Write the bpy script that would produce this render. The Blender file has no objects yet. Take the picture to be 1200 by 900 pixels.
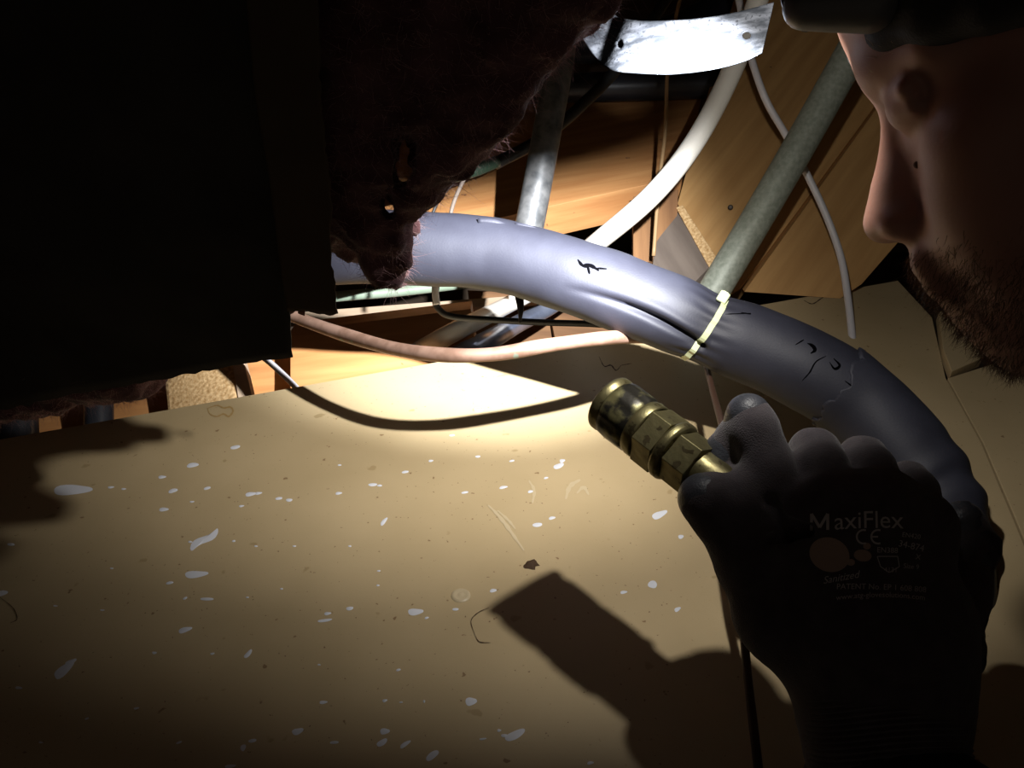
import bpy, bmesh, math, random
import numpy as np
from mathutils import Vector, Matrix, noise
from mathutils.bvhtree import BVHTree
random.seed(7); rng = np.random.default_rng(7)
S = bpy.context.scene

# ------------------------------------------------------------------ camera
PITCH = math.radians(30); FPX = 979.0; H = 0.42
CAM = Vector((0, 0, H))
RT = Vector((1, 0, 0)); FW = Vector((0, math.cos(PITCH), -math.sin(PITCH))); UP = Vector((0, math.sin(PITCH), math.cos(PITCH)))
cd = bpy.data.cameras.new('camera'); cam = bpy.data.objects.new('camera', cd); S.collection.objects.link(cam)
cd.sensor_width = 36; cd.lens = FPX / 1200 * 36; cd.clip_start = 0.01
cam.location = CAM; cam.rotation_euler = (math.pi/2 - PITCH, 0, 0)
S.camera = cam

def P(px, py, d):                      # a point seen at (px, py), d metres deep
    return CAM + d * (FW + (px-600)/FPX*RT - (py-450)/FPX*UP)
def F(px, py, z=0.0):                  # where the sight line meets the board
    dr = FW + (px-600)/FPX*RT - (py-450)/FPX*UP
    return CAM + dr * ((z-H)/dr.z)
def C3(x, d, u): return CAM + x*RT + d*FW + u*UP

# ------------------------------------------------------------------ world, lamp, exposure
w = bpy.data.worlds.new('world'); S.world = w; w.use_nodes = True
w.node_tree.nodes['Background'].inputs[0].default_value = (0.9, 0.75, 0.6, 1)
w.node_tree.nodes['Background'].inputs[1].default_value = 0.04
S.view_settings.view_transform = 'Standard'; S.view_settings.look = 'None'
S.view_settings.exposure = 0.0; S.view_settings.gamma = 1.0
try: S.view_settings.use_curve_mapping = False
except Exception: pass
LAMP = P(917, 30, 0.378)               # the headlamp's lens
def spot(name, target, watts, size, blend, color, radius):
    l = bpy.data.lights.new(name, 'SPOT'); l.energy = watts; l.spot_size = math.radians(size); l.spot_blend = blend
    l.color = color; l.shadow_soft_size = radius
    o = bpy.data.objects.new(name, l); S.collection.objects.link(o); o.location = LAMP
    o.rotation_euler = (target - LAMP).to_track_quat('-Z', 'Y').to_euler()
    return o
spot('headlamp_hot_beam', P(600, 268, .80), 78.0, 62, 1.0, (0.93, 0.96, 1.0), .005)
spot('headlamp_middle_beam', P(560, 360, .80), 9.0, 92, 1.0, (1.0, 0.96, 0.9), .005)
spot('headlamp_flood', P(700, 390, .80), 2.5, 130, 0.5, (1.0, 0.96, 0.9), .005)

# ------------------------------------------------------------------ helpers
def setp(o, label=None, cat=None, group=None, kind=None):
    if label: o['label'] = label
    if cat: o['category'] = cat
    if group: o['group'] = group
    if kind: o['kind'] = kind
    return o
MW = {}
def thing(name, loc, label, cat, group=None):
    o = bpy.data.objects.new(name, None); S.collection.objects.link(o)
    o.empty_display_size = .02
    o.location = loc; MW[o.name] = Matrix.Translation(loc)
    return setp(o, label, cat, group)
def obj(name, verts, faces, m, parent=None, M=None, smooth=True, label=None, cat=None, group=None, kind=None):
    verts = [Vector(v) for v in verts]
    if M is None:
        c = Vector((0, 0, 0))
        for v in verts: c += v
        c /= max(1, len(verts)); M = Matrix.Translation(c)
    Mi = M.inverted()
    me = bpy.data.meshes.new(name)
    me.from_pydata([tuple(Mi @ v) for v in verts], [], [tuple(int(i) for i in f) for f in faces]); me.validate(); me.update()
    if smooth:
        me.polygons.foreach_set('use_smooth', [True]*len(me.polygons))
    if m: me.materials.append(m)
    o = bpy.data.objects.new(name, me); S.collection.objects.link(o)
    if parent:
        o.parent = parent; o.matrix_parent_inverse = MW[parent.name].inverted()
    o.matrix_basis = M; MW[o.name] = M
    return setp(o, label, cat, group, kind)
def mods(o, bevel=None, sub=None, solid=None):
    if solid is not None:
        b = o.modifiers.new('solid', 'SOLIDIFY'); b.thickness = solid; b.offset = 0
    if bevel: b = o.modifiers.new('bevel', 'BEVEL'); b.width = bevel; b.segments = 2; b.limit_method = 'ANGLE'
    if sub: b = o.modifiers.new('sub', 'SUBSURF'); b.levels = sub; b.render_levels = sub
    return o
def frame(x, zhint, o):                # matrix with local X along x
    x = x.normalized(); y = zhint.cross(x).normalized(); z = x.cross(y)
    return Matrix(((x.x, y.x, z.x, o.x), (x.y, y.y, z.y, o.y), (x.z, y.z, z.z, o.z), (0, 0, 0, 1)))

def catmull(pts, n):
    pts = [Vector(p) for p in pts]; a = [2*pts[0]-pts[1]] + pts + [2*pts[-1]-pts[-2]]; out = []
    for i in range(1, len(a)-2):
        for k in range(n):
            t = k/n; p0, p1, p2, p3 = a[i-1:i+3]
            out.append(.5*((2*p1)+(p2-p0)*t+(2*p0-5*p1+4*p2-p3)*t*t+(3*p1-p0-3*p2+p3)*t**3))
    out.append(pts[-1]); return out
def tube_mesh(path, rad, seg=16, disp=None, caps=True):
    n = len(path); V = []; Fa = []
    T = [(path[min(i+1, n-1)]-path[max(i-1, 0)]).normalized() for i in range(n)]
    u = T[0].orthogonal().normalized()
    for i in range(n):
        u = (u - T[i]*u.dot(T[i])).normalized(); v = T[i].cross(u)
        r = rad(i/(n-1)) if callable(rad) else rad
        for j in range(seg):
            a = 2*math.pi*j/seg; dr = u*math.cos(a)+v*math.sin(a)
            rr = r*(1+(disp(i/(n-1), a, path[i]+dr*r, dr) if disp else 0))
            V.append(path[i]+dr*rr)
    for i in range(n-1):
        for j in range(seg):
            k = (j+1) % seg
            Fa.append((i*seg+j, i*seg+k, (i+1)*seg+k, (i+1)*seg+j))
    if caps: Fa.append(tuple(reversed(range(seg)))); Fa.append(tuple(range((n-1)*seg, n*seg)))
    return V, Fa
def pxpath(pts, n=8): return catmull([P(*p) for p in pts], n)
def tube(name, pts, rad, m, seg=14, n=8, parent=None, **kw):
    V, Fa = tube_mesh(pxpath(pts, n), rad, seg); return obj(name, V, Fa, m, parent, **kw)
def prism(name, pts, thick, m, grain=None, parent=None, away=None, bevel=.0008, **kw):
    """front polygon of (px,py,d) corners, extruded away from the viewer"""
    A = [P(*p) for p in pts]; c = sum(A, Vector())/len(A)
    _,_,vt = np.linalg.svd(np.array([tuple(a-c) for a in A])); pl = Vector(vt[2])
    A = [CAM+(a-CAM)*((c-CAM).dot(pl)/(a-CAM).dot(pl)) for a in A]; c = sum(A, Vector())/len(A)
    nrm = Vector()
    for i in range(len(A)): nrm += (A[i]-c).cross(A[(i+1) % len(A)]-c)
    nrm.normalize()
    if nrm.dot(c-CAM) < 0: nrm = -nrm
    off = (away or nrm)*thick
    V = A + [a+off for a in A]; n = len(A)
    Fa = [tuple(range(n)), tuple(reversed(range(n, 2*n)))] + [(i, i+n, (i+1) % n+n, (i+1) % n) for i in range(n)]
    g = (A[grain[1]]-A[grain[0]]) if grain else (A[1]-A[0])
    M = frame(g, nrm, c)
    o = obj(name, V, Fa, m, parent, M, smooth=False, **kw)
    bm = bmesh.new(); bm.from_mesh(o.data); bmesh.ops.recalc_face_normals(bm, faces=bm.faces); bm.to_mesh(o.data); bm.free()
    if bevel: mods(o, bevel=bevel)
    return o
def lathe(prof, o, ax, seg=32, poly=None):
    ax = ax.normalized(); u = ax.orthogonal().normalized(); v = ax.cross(u); V = []; Fa = []
    for i, (t, r) in enumerate(prof):
        for j in range(seg):
            a = 2*math.pi*j/seg; rr = r
            if poly and poly(i):
                s = math.pi/3; rr = r*math.cos(s/2)/math.cos((a % s)-s/2)
            V.append(o+ax*t+(u*math.cos(a)+v*math.sin(a))*rr)
    for i in range(len(prof)-1):
        for j in range(seg):
            k = (j+1) % seg; Fa.append((i*seg+j, i*seg+k, (i+1)*seg+k, (i+1)*seg+j))
    return V, Fa

# ---- signed distance fields, meshed with surface nets
class Field:
    def __init__(s, lo, hi, h):
        s.lo = np.array(lo, float); s.h = h
        s.n = np.ceil((np.array(hi)-s.lo)/h).astype(int)+1
        s.F = np.full(s.n, .05, np.float32)
    def win(s, lo, hi, m):
        a = np.clip(np.floor((np.array(lo)-m-s.lo)/s.h).astype(int), 0, s.n); b = np.clip(np.ceil((np.array(hi)+m-s.lo)/s.h).astype(int)+1, 0, s.n)
        if np.any(b <= a): return None
        sl = tuple(slice(a[i], b[i]) for i in range(3))
        g = [(s.lo[i]+np.arange(a[i], b[i])*s.h).astype(np.float32) for i in range(3)]
        return sl, g[0][:, None, None], g[1][None, :, None], g[2][None, None, :]
    def comb(s, sl, d, k, op):
        A = s.F[sl]
        if op == 'u': 
            hh = np.maximum(k-np.abs(A-d), 0)/k; s.F[sl] = np.minimum(A, d)-hh*hh*k/4
        else:
            d = -d; hh = np.maximum(k-np.abs(A-d), 0)/k; s.F[sl] = np.maximum(A, d)+hh*hh*k/4
    def cap(s, a, b, r1, r2=None, k=.008, op='u'):
        r2 = r1 if r2 is None else r2; a = np.array(a, float); b = np.array(b, float); r = max(r1, r2)
        q = s.win(np.minimum(a, b)-r, np.maximum(a, b)+r, k+.012)
        if q is None: return
        sl, X, Y, Z = q; ab = b-a; L = max(ab@ab, 1e-12)
        t = np.clip(((X-a[0])*ab[0]+(Y-a[1])*ab[1]+(Z-a[2])*ab[2])/L, 0, 1)
        d = np.sqrt((X-a[0]-t*ab[0])**2+(Y-a[1]-t*ab[1])**2+(Z-a[2]-t*ab[2])**2)-(r1+(r2-r1)*t)
        s.comb(sl, d, k, op)
    def ell(s, c, r, k=.01, op='u'):
        c = np.array(c, float); r = np.array(r, float)
        q = s.win(c-r, c+r, k+.012)
        if q is None: return
        sl, X, Y, Z = q
        k0 = np.sqrt(((X-c[0])/r[0])**2+((Y-c[1])/r[1])**2+((Z-c[2])/r[2])**2)
        k1 = np.sqrt(((X-c[0])/r[0]**2)**2+((Y-c[1])/r[1]**2)**2+((Z-c[2])/r[2]**2)**2)+1e-9
        s.comb(sl, k0*(k0-1)/k1, k, op)
    def noise(s, amp, freq, seed=0, octs=4):
        r = np.random.default_rng(seed)
        g = [(s.lo[i]+np.arange(s.n[i])*s.h).astype(np.float32) for i in range(3)]
        for o in range(octs):
            for _ in range(3):
                kx, ky, kz = r.normal(size=3)*freq*(2**o); ph = r.uniform(0, 6.28, 3)
                wv = np.sin(kx*g[0][:, None, None]+ph[0]+1.7*np.sin(ky*g[1]*.7+ph[1])[None, :, None]) * np.sin(ky*g[1][None, :, None]+ph[1]+kz*.6*g[2][None, None, :]) * np.sin(kz*g[2][None, None, :]+ph[2]+kx*.5*g[0][:, None, None])
                s.F += (amp/(1.7**o))*wv
    def mesh(s):
        F_ = s.F.copy(); F_[0] = F_[-1] = .05; F_[:, 0] = F_[:, -1] = .05; F_[:, :, 0] = F_[:, :, -1] = .05
        neg = F_ < 0; n = F_.shape
        c = neg[:-1, :-1, :-1].astype(np.int8)
        cnt = np.zeros(tuple(np.array(n)-1), np.int8)
        offs = [(i, j, k) for i in (0, 1) for j in (0, 1) for k in (0, 1)]
        for i, j, k in offs: cnt += neg[i:n[0]-1+i, j:n[1]-1+j, k:n[2]-1+k]
        act = np.argwhere((cnt > 0) & (cnt < 8)); idx = np.full(cnt.shape, -1, np.int64); idx[tuple(act.T)] = np.arange(len(act))
        acc = np.zeros((len(act), 3)); m = np.zeros(len(act))
        for o in offs:
            for ax in range(3):
                if o[ax]: continue
                p = act+np.array(o); q = p.copy(); q[:, ax] += 1
                fa = F_[tuple(p.T)]; fb = F_[tuple(q.T)]; cr = (fa < 0) != (fb < 0)
                t = np.where(cr, fa/np.where(cr, fa-fb, 1), 0)
                pos = p.astype(float); pos[:, ax] += t
                acc += pos*cr[:, None]; m += cr
        V = s.lo+acc/m[:, None]*s.h; Q = []
        for ax in range(3):
            a = [slice(1, None)]*3; b = [slice(1, None)]*3; a[ax] = slice(0, -1)
            A = neg[tuple(a)]; B = neg[tuple(b)]
            e = np.argwhere(A != B); 
            if not len(e): continue
            g = e.copy()+1; g[:, ax] -= 1
            sg = neg[tuple(g.T)]
            u, v = [(1, 2), (2, 0), (0, 1)][ax]
            du = np.zeros(3, int); du[u] = 1; dv = np.zeros(3, int); dv[v] = 1
            ok = np.all(g < np.array(cnt.shape), axis=1)
            g = g[ok]; sg = sg[ok]
            q = np.stack([idx[tuple((g-du-dv).T)], idx[tuple((g-dv).T)], idx[tuple(g.T)], idx[tuple((g-du).T)]], 1)
            q[~sg] = q[~sg][:, ::-1]; Q.append(q)
        return V, np.concatenate(Q)
def npobj(name, V, Q, m, parent=None, M=None, smooth=True, **kw):
    M = M or Matrix.Translation(Vector(V.mean(0)))
    Mi = np.array(M.inverted()); L = V@Mi[:3, :3].T+Mi[:3, 3]
    me = bpy.data.meshes.new(name); me.vertices.add(len(L)); me.vertices.foreach_set('co', L.astype(np.float32).ravel())
    me.loops.add(Q.size); me.polygons.add(len(Q)); me.loops.foreach_set('vertex_index', Q.astype(np.int32).ravel())
    me.polygons.foreach_set('loop_start', np.arange(0, Q.size, 4, dtype=np.int32)); me.update(calc_edges=True); me.validate()
    if smooth: me.polygons.foreach_set('use_smooth', [True]*len(me.polygons))
    me.materials.append(m)
    o = bpy.data.objects.new(name, me); S.collection.objects.link(o)
    if parent: o.parent = parent; o.matrix_parent_inverse = MW[parent.name].inverted()
    o.matrix_basis = M; MW[o.name] = M
    return setp(o, **kw)

# ------------------------------------------------------------------ materials
def mat(name, c1, c2=None, rough=.6, metal=0., scale=20., stretch=(1, 1, 1), bump=0., bscale=None, detail=6., spots=None, sheen=0., lo=.35, hi=.65, spec=.5, sss=0., rvar=0., coat=0.):
    m = bpy.data.materials.new(name); m.use_nodes = True; N = m.node_tree.nodes; L = m.node_tree.links
    b = N['Principled BSDF']; b.inputs['Roughness'].default_value = rough; b.inputs['Metallic'].default_value = metal
    b.inputs['Base Color'].default_value = (*c1, 1); b.inputs['Specular IOR Level'].default_value = spec
    b.inputs['Sheen Weight'].default_value = sheen; b.inputs['Coat Weight'].default_value = coat
    if sss: b.inputs['Subsurface Weight'].default_value = sss; b.inputs['Subsurface Radius'].default_value = (.008, .003, .0015); b.inputs['Subsurface Scale'].default_value = 1
    tc = N.new('ShaderNodeTexCoord'); mp = N.new('ShaderNodeMapping'); mp.inputs['Scale'].default_value = stretch
    L.new(tc.outputs['Object'], mp.inputs[0])
    nz = N.new('ShaderNodeTexNoise'); nz.inputs['Scale'].default_value = scale; nz.inputs['Detail'].default_value = detail
    L.new(mp.outputs[0], nz.inputs['Vector'])
    col = None
    if c2:
        r = N.new('ShaderNodeValToRGB'); r.color_ramp.elements[0].color = (*c1, 1); r.color_ramp.elements[1].color = (*c2, 1)
        r.color_ramp.elements[0].position = lo; r.color_ramp.elements[1].position = hi
        L.new(nz.outputs[0], r.inputs[0]); col = r.outputs[0]
    if spots:                          # (scale, threshold, colour)
        for sc, th, sc_col in spots:
            v = N.new('ShaderNodeTexNoise'); v.inputs['Scale'].default_value = sc; v.inputs['Detail'].default_value = 2
            L.new(tc.outputs['Object'], v.inputs['Vector'])
            rr = N.new('ShaderNodeValToRGB'); rr.color_ramp.elements[0].position = th; rr.color_ramp.elements[1].position = th+.03
            L.new(v.outputs[0], rr.inputs[0]); mx = N.new('ShaderNodeMix'); mx.data_type = 'RGBA'
            L.new(rr.outputs[0], mx.inputs[0])
            if col: L.new(col, mx.inputs[6])
            else: mx.inputs[6].default_value = (*c1, 1)
            mx.inputs[7].default_value = (*sc_col, 1); col = mx.outputs[2]
    if col: L.new(col, b.inputs['Base Color'])
    if rvar:
        mr = N.new('ShaderNodeMapRange'); mr.inputs[3].default_value = rough-rvar; mr.inputs[4].default_value = rough+rvar
        L.new(nz.outputs[0], mr.inputs[0]); L.new(mr.outputs[0], b.inputs['Roughness'])
    if bump:
        n2 = N.new('ShaderNodeTexNoise'); n2.inputs['Scale'].default_value = bscale or scale; n2.inputs['Detail'].default_value = 4
        L.new(mp.outputs[0], n2.inputs['Vector'])
        bp = N.new('ShaderNodeBump'); bp.inputs['Strength'].default_value = bump; bp.inputs['Distance'].default_value = .001
        L.new(n2.outputs[0], bp.inputs['Height']); L.new(bp.outputs[0], b.inputs['Normal'])
    return m
wood = mat('wood', (.50, .22, .075), (.64, .32, .12), .6, scale=14, stretch=(.35, 5, 5), bump=.3, bscale=60, spots=[(70, .72, (.25, .11, .05))])
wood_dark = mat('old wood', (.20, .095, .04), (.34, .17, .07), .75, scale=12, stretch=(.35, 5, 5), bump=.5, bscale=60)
wood_sheath = mat('plank wood', (.50, .275, .10), (.62, .36, .14), .6, scale=10, stretch=(.4, 6, 6), bump=.35, bscale=50, spots=[(45, .74, (.16, .08, .035))])
wood_end = mat('end grain', (.45, .26, .10), (.80, .55, .28), .8, scale=260, bump=1.0, bscale=300)
wood_pale = mat('pale wood', (.62, .45, .30), (.74, .56, .40), .6, scale=12, stretch=(.3, 5, 5))
board_m = mat('beige board', (.49, .375, .21), (.55, .425, .245), .48, scale=9, bump=.06, bscale=900, spots=[(150, .715, (.28, .18, .09)), (400, .73, (.20, .12, .06)), (60, .72, (.42, .31, .16))], spec=.35)
paint = mat('white paint', (.78, .80, .86), rough=.45)
stain = mat('water stain', (.42, .27, .10), rough=.6)
darkhole = mat('dark mark', (.06, .03, .012), rough=.8)
foam_m = mat('black rubber foam', (.018, .0185, .029), (.025, .026, .039), .62, scale=30, bump=.12, bscale=700, spec=.45)
tear_shade_m = mat('tear shade', (.0015, .0015, .002), rough=1, spec=0)  # near-black colour stands in for the shade deep inside the tears
copper_m = mat('copper', (.50, .31, .23), (.34, .20, .14), .45, metal=.45, lo=.4, hi=.6, scale=60, spots=[(60, .68, (.30, .34, .26))], bump=.1)
steel_m = mat('galvanised steel', (.30, .30, .30), (.12, .125, .13), .42, metal=.6, scale=70, bump=.15, bscale=200, rvar=.12)
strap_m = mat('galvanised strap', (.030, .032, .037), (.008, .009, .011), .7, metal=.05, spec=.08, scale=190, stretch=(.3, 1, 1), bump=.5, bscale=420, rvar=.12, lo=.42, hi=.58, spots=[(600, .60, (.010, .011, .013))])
conduit_m = mat('dull grey conduit', (.20, .22, .175), (.29, .31, .255), .55, metal=.15, scale=220, bump=.15, bscale=400, rvar=.1)
pvc_m = mat('cream plastic', (.78, .74, .66), rough=.35)
bluesteel = mat('blue grey pipe', (.30, .34, .46), (.42, .46, .58), .3, metal=.6, scale=40)
green_m = mat('pale green pipe', (.38, .50, .36), (.48, .58, .44), .45, scale=40)
blackp = mat('black pipe', (.020, .022, .030), (.035, .037, .045), .35, scale=30)
cable_blk = mat('black cable', (.02, .02, .02), rough=.5)
cable_green = mat('dark green cable', (.045, .085, .055), rough=.4)
cable_white = mat('white cable', (.62, .60, .62), rough=.4)
cable_tan = mat('tan wire', (.40, .25, .12), rough=.5)
cable_brown = mat('brown tubing', (.06, .032, .022), rough=.35, metal=.2)
paper_m = mat('black faced paper', (.020, .018, .017), (.034, .031, .029), .8, scale=22, bump=.4, bscale=60)
kraft_m = mat('brown paper', (.055, .036, .022), (.075, .048, .030), .8, scale=12, bump=.3, bscale=50)
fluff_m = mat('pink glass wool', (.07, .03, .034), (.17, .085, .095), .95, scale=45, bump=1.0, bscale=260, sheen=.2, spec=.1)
fibre_m = mat('glass wool fibre', (.52, .30, .32), (.62, .42, .42), .8, scale=50, spec=.2)
brass_m = mat('brass', (.26, .23, .11), (.13, .11, .055), .42, metal=.8, scale=70, bump=.25, bscale=260, rvar=.14, spots=[(150, .62, (.10, .08, .04))])
grime_m = mat('brass grime', (.035, .032, .025), (.24, .22, .10), .4, metal=.6, lo=.45, hi=.6, scale=90, bump=.5)
tie_m = mat('natural nylon', (.60, .66, .40), rough=.35, sss=.0, coat=.2)
glove_m = mat('charcoal knit', (.060, .050, .056), (.082, .070, .076), .92, scale=90, bump=.7, bscale=1300, sheen=.25, spec=.2)
nitrile_m = mat('black nitrile foam', (.035, .037, .045), (.065, .068, .082), .42, scale=90, bump=.35, bscale=900)
print_m = mat('grey glove print', (.50, .46, .46), rough=.7)
logo_m = mat('brown glove print', (.36, .25, .20), rough=.7)
skin_m = mat('skin', (.33, .165, .12), (.38, .20, .15), .55, scale=30, bump=.12, bscale=450, sss=.12, spots=[(120, .74, (.36, .17, .12))])
lip_m = mat('lip', (.42, .17, .14), rough=.45)
hair_m = mat('fair hair', (.38, .25, .13), rough=.5)
beard_m = mat('brown beard', (.15, .09, .05), rough=.6)
eye_m = mat('eye', (.7, .68, .64), rough=.15, coat=.6)
cap_m = mat('black cap cloth', (.016, .016, .017), (.026, .026, .027), .9, scale=60, bump=.5, bscale=900)
jacket_m = mat('dark jacket', (.02, .02, .024), rough=.95)
plastic_blk = mat('black plastic', (.018, .018, .020), rough=.35)
plastic_gry = mat('grey plastic', (.12, .12, .12), rough=.4)
nail_m = mat('nail head', (.06, .05, .04), rough=.5, metal=.6)
dirt_m = mat('crawl space earth', (.10, .07, .045), (.16, .11, .07), .95, scale=14, bump=1)
dark_wood = mat('dark subfloor', (.10, .06, .035), (.15, .09, .05), .85, scale=10, stretch=(.4, 5, 5), bump=.3)
lens_m = bpy.data.materials.new('lamp lens'); lens_m.use_nodes = True
_b = lens_m.node_tree.nodes['Principled BSDF']; _b.inputs['Emission Color'].default_value = (1, 1, 1, 1); _b.inputs['Emission Strength'].default_value = 4

# ------------------------------------------------------------------ the setting
def slab(name, x0, x1, y0, y1, z0, z1, m):
    V = [(x, y, z) for x in (x0, x1) for y in (y0, y1) for z in (z0, z1)]
    return obj(name, V, [(0, 1, 3, 2), (4, 6, 7, 5), (0, 4, 5, 1), (2, 3, 7, 6), (0, 2, 6, 4), (1, 5, 7, 3)], m, smooth=False, kind='structure')
slab('floor', -1.3, 2.4, -.6, 2.0, -.36, -.34, dirt_m)
slab('ceiling', -1.3, 2.4, -.6, 2.0, .98, 1.0, dark_wood)
slab('wall_back', -1.3, 2.4, 1.98, 2.0, -.34, .98, dark_wood)
slab('wall_left', -1.32, -1.3, -.6, 2.0, -.34, .98, dark_wood)
slab('wall_right', 2.4, 2.42, -.6, 2.0, -.34, .98, dark_wood)

# board panels (their tops at z = 0)
def flat_panel(name, pts, thick, m, parent=None, **kw):
    A = [Vector((p[0], p[1], 0)) for p in pts]; n = len(A)
    V = A+[a-Vector((0, 0, thick)) for a in A]
    Fa = [tuple(range(n)), tuple(reversed(range(n, 2*n)))]+[(i, i+n, (i+1) % n+n, (i+1) % n) for i in range(n)]
    o = obj(name, V, Fa, m, parent, smooth=False, **kw)
    bm = bmesh.new(); bm.from_mesh(o.data); bmesh.ops.recalc_face_normals(bm, faces=bm.faces); bm.to_mesh(o.data); bm.free()
    return o
e0 = F(340, 455); e1 = F(1052, 329); ed = (e1-e0).normalized()
far_l = e0-ed*.75
seam = [F(1052, 329), F(1092, 372), F(1108, 443), F(1150, 520), F(1190, 615), F(1290, 860)]
board = thing('hardboard_panel', Vector((0, .5, -.012)), 'large beige hardboard panel spattered with white paint flecks, under the pipes', 'board')
bp = [far_l]+seam+[Vector((.55, .02, 0)), Vector((-.9, .02, 0))]
flat_panel('sheet', bp, .012, board_m, board)
off = Vector((.0022, 0, 0))
b2 = [s+off for s in seam[2:]]
side = flat_panel('hardboard_panel', [b2[0], F(1165, 425)+off, F(1175, 380), F(1330, 360), Vector((1.2, .9, 0)), Vector((2.3, .9, 0)), Vector((2.3, -.3, 0)), Vector((.552, -.3, 0)), Vector((.552, .02, 0))]+b2[::-1][:-1], .012, board_m,
    label='plain beige panel on the right, beyond the seam and below the bearded jaw', cat='board')
mods(side, bevel=.0008)
fl = [F(1098, 372), F(1150, 345), F(1172, 375), F(1149, 424), F(1113, 442), F(1103, 415)]
o = flat_panel('board_scrap', [p+Vector((0, 0, 0)) for p in fl], .011, board_m, label='small torn corner scrap of beige board beside the seam below the chin', cat='board scrap')
o.location.z += .005; o.rotation_euler = (.02, .06, 0); mods(o, bevel=.0006)

# paint flecks: (px, py, half length px, half width px, angle deg)
FL = [(240,632,19,4.5,-42),(230,673,13,4.2,-6),(75,785,15,5,-38),(85,574,22,6,-4),(226,545,7,2.6,-6),(276,524,5.5,2.2,-10),(190,559,4.5,1.8,-8),(203,575,5.5,2.3,-12),(192,597,5.5,2.2,-8),
(243,572,4,1.7,-12),(294,579,6.5,2.3,-12),(303,578,4,1.6,-12),(327,584,4,1.7,-5),(339,586,4,1.7,-4),(283,593,3,1.2,-10),(225,588,2.6,1,-4),(397,578,4,1.5,-4),(13,638,4.5,1.6,0),(3,695,6.5,3,-10),
(243,702,7.5,1.8,2),(199,683,4.5,1.6,-14),(217,738,8,3,-20),(217,701,3,1.3,-30),(291,766,6,2.6,-48),(83,776,7,3,-30),(373,728,0,0,0),(384,719,4,1.8,-10),(381,727,8,1.8,-8),(410,713,4.5,2,-10),
(487,717,8.5,4,-6),(450,611,6,2,-48),(500,724,2.6,1.2,-10),(534,714,3.5,1.6,0),(578,692,4,2,-5),(552,822,6.5,4.8,-15),(451,857,5.5,3.6,-12),(349,857,6.5,3.8,-20),(379,823,5,1.8,-4),(392,870,5,1.8,-2),(448,870,6.5,3.5,-32),
(475,872,7.5,2.4,-32),(507,885,8.5,4,-34),(604,861,12,5,-26),(591,862,4,1.8,-6),(585,856,2.5,1.6,0),(566,866,4,1.3,-8),(692,894,4,1.8,-6),(285,876,4,3,-50),(296,868,5,2,-14),(270,898,7,2,-8),(249,766,2.5,1.3,-10),
(467,785,2.8,1.4,-20),(451,821,2.8,1.8,-20),(470,823,2,1,0),(497,822,1.8,1.2,90),(773,603,9,4,-26),(765,685,5,4.6,30),(731,694,4,1.8,-12),(794,714,4.2,2.2,-26),(798,629,3.4,2.2,-10),(647,607,4,1.7,-8),(630,615,6,2.3,-8),
(655,546,6,3,-20),(659,540,3.5,2,-10),(622,576,3.5,1.5,-5),(590,571,5,1.6,-8),(545,577,4,1.4,-6),(437,568,5.5,1.7,-4),(445,569,3,1.2,-4),(475,553,4,1.5,-6),(505,540,3,1.2,-4),(398,545,2.2,1,-4),(130,571,4,1.2,-4),
(145,573,3,1,0),(374,779,2,1,0),(249,766,2,1,0),(345,640,2,1,0),(444,669,2,1,0),(443,686,2,1,0),(223,635,2.5,1.2,0),(274,634,2,1.2,0),(131,666,2,1,0),(65,710,2.5,1,0),(22,806,4,1.6,0),(181,765,3,1.4,0),(48,870,2.5,1.2,0),
(120,715,2.5,1,0),(530,510,3,1.1,-4),(560,535,3.2,1.2,-5),(300,640,2,1,0),(600,540,3,1.2,-8),(640,560,2.6,1.2,-8),(410,640,2,1,0),(330,690,2,.9,0),(290,700,2,.9,0),(160,830,3,1.3,-10),(102,842,2.5,1.2,-20),(210,870,3.4,1.4,-20)]
V = []; Fa = []
for k, (x, y, a, b, an) in enumerate(FL):
    if not a: continue
    an = math.radians(an); n = 20; base = len(V); ph = random.uniform(0, 6)
    bend = .35 if k == 0 else 0
    for j in range(n):
        t = 2*math.pi*j/n; w_ = 1+.07*math.sin(2*t+ph)+.06*math.sin(3*t+ph*2)
        u = a*math.cos(t)*w_; v = b*math.copysign(abs(math.sin(t))**.8, math.sin(t))*w_*(1-.2*math.cos(t))
        if bend: v += 3.5*math.sin(u/a*2.6)
        V.append(F(x+u*math.cos(an)-v*math.sin(an), y+u*math.sin(an)+v*math.cos(an), .00015))
    c = sum(V[base:base+n], Vector())/n
    V.append(c+Vector((0, 0, .0007)))
    for j in range(n): Fa.append((base+j, base+n, base+(j+1) % n))
obj('paint_fleck', V, [f[::-1] for f in Fa], paint, board, kind='stuff', label='white paint flecks')
# faint smears, scratch
def decal(name, pts, hw, m, z=.0003, **kw):
    pts = catmull([Vector((p[0], p[1], 0)) for p in pts], 6); V = []; Fa = []
    for i, p in enumerate(pts):
        t = (pts[min(i+1, len(pts)-1)]-pts[max(0, i-1)]).normalized(); nn = Vector((-t.y, t.x, 0)); s = hw*(.25+.75*math.sin(math.pi*(i+.4)/len(pts)))*(1+.25*math.sin(i*1.9))
        for q in (-1, 1): a = p+nn*s*q; V.append(F(a.x, a.y, z))
    for i in range(len(pts)-1): Fa.append((2*i, 2*i+1, 2*i+3, 2*i+2))
    return obj(name, V, Fa, m, board, **kw)
smear = mat('pale smear', (.60, .49, .31), rough=.4)
decal('scratch', [(572,592),(585,605),(598,622),(614,645)], 2.2, smear, label='pale scratch')
decal('scratch', [(583,598),(596,610),(604,620)], 1.6, smear)
decal('smudge', [(663,585),(668,570),(680,562)], 2.5, smear); decal('smudge', [(676,578),(684,571),(690,580)], 2, smear); decal('smudge', [(620,563),(626,575),(624,590)], 1.8, smear)
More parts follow.
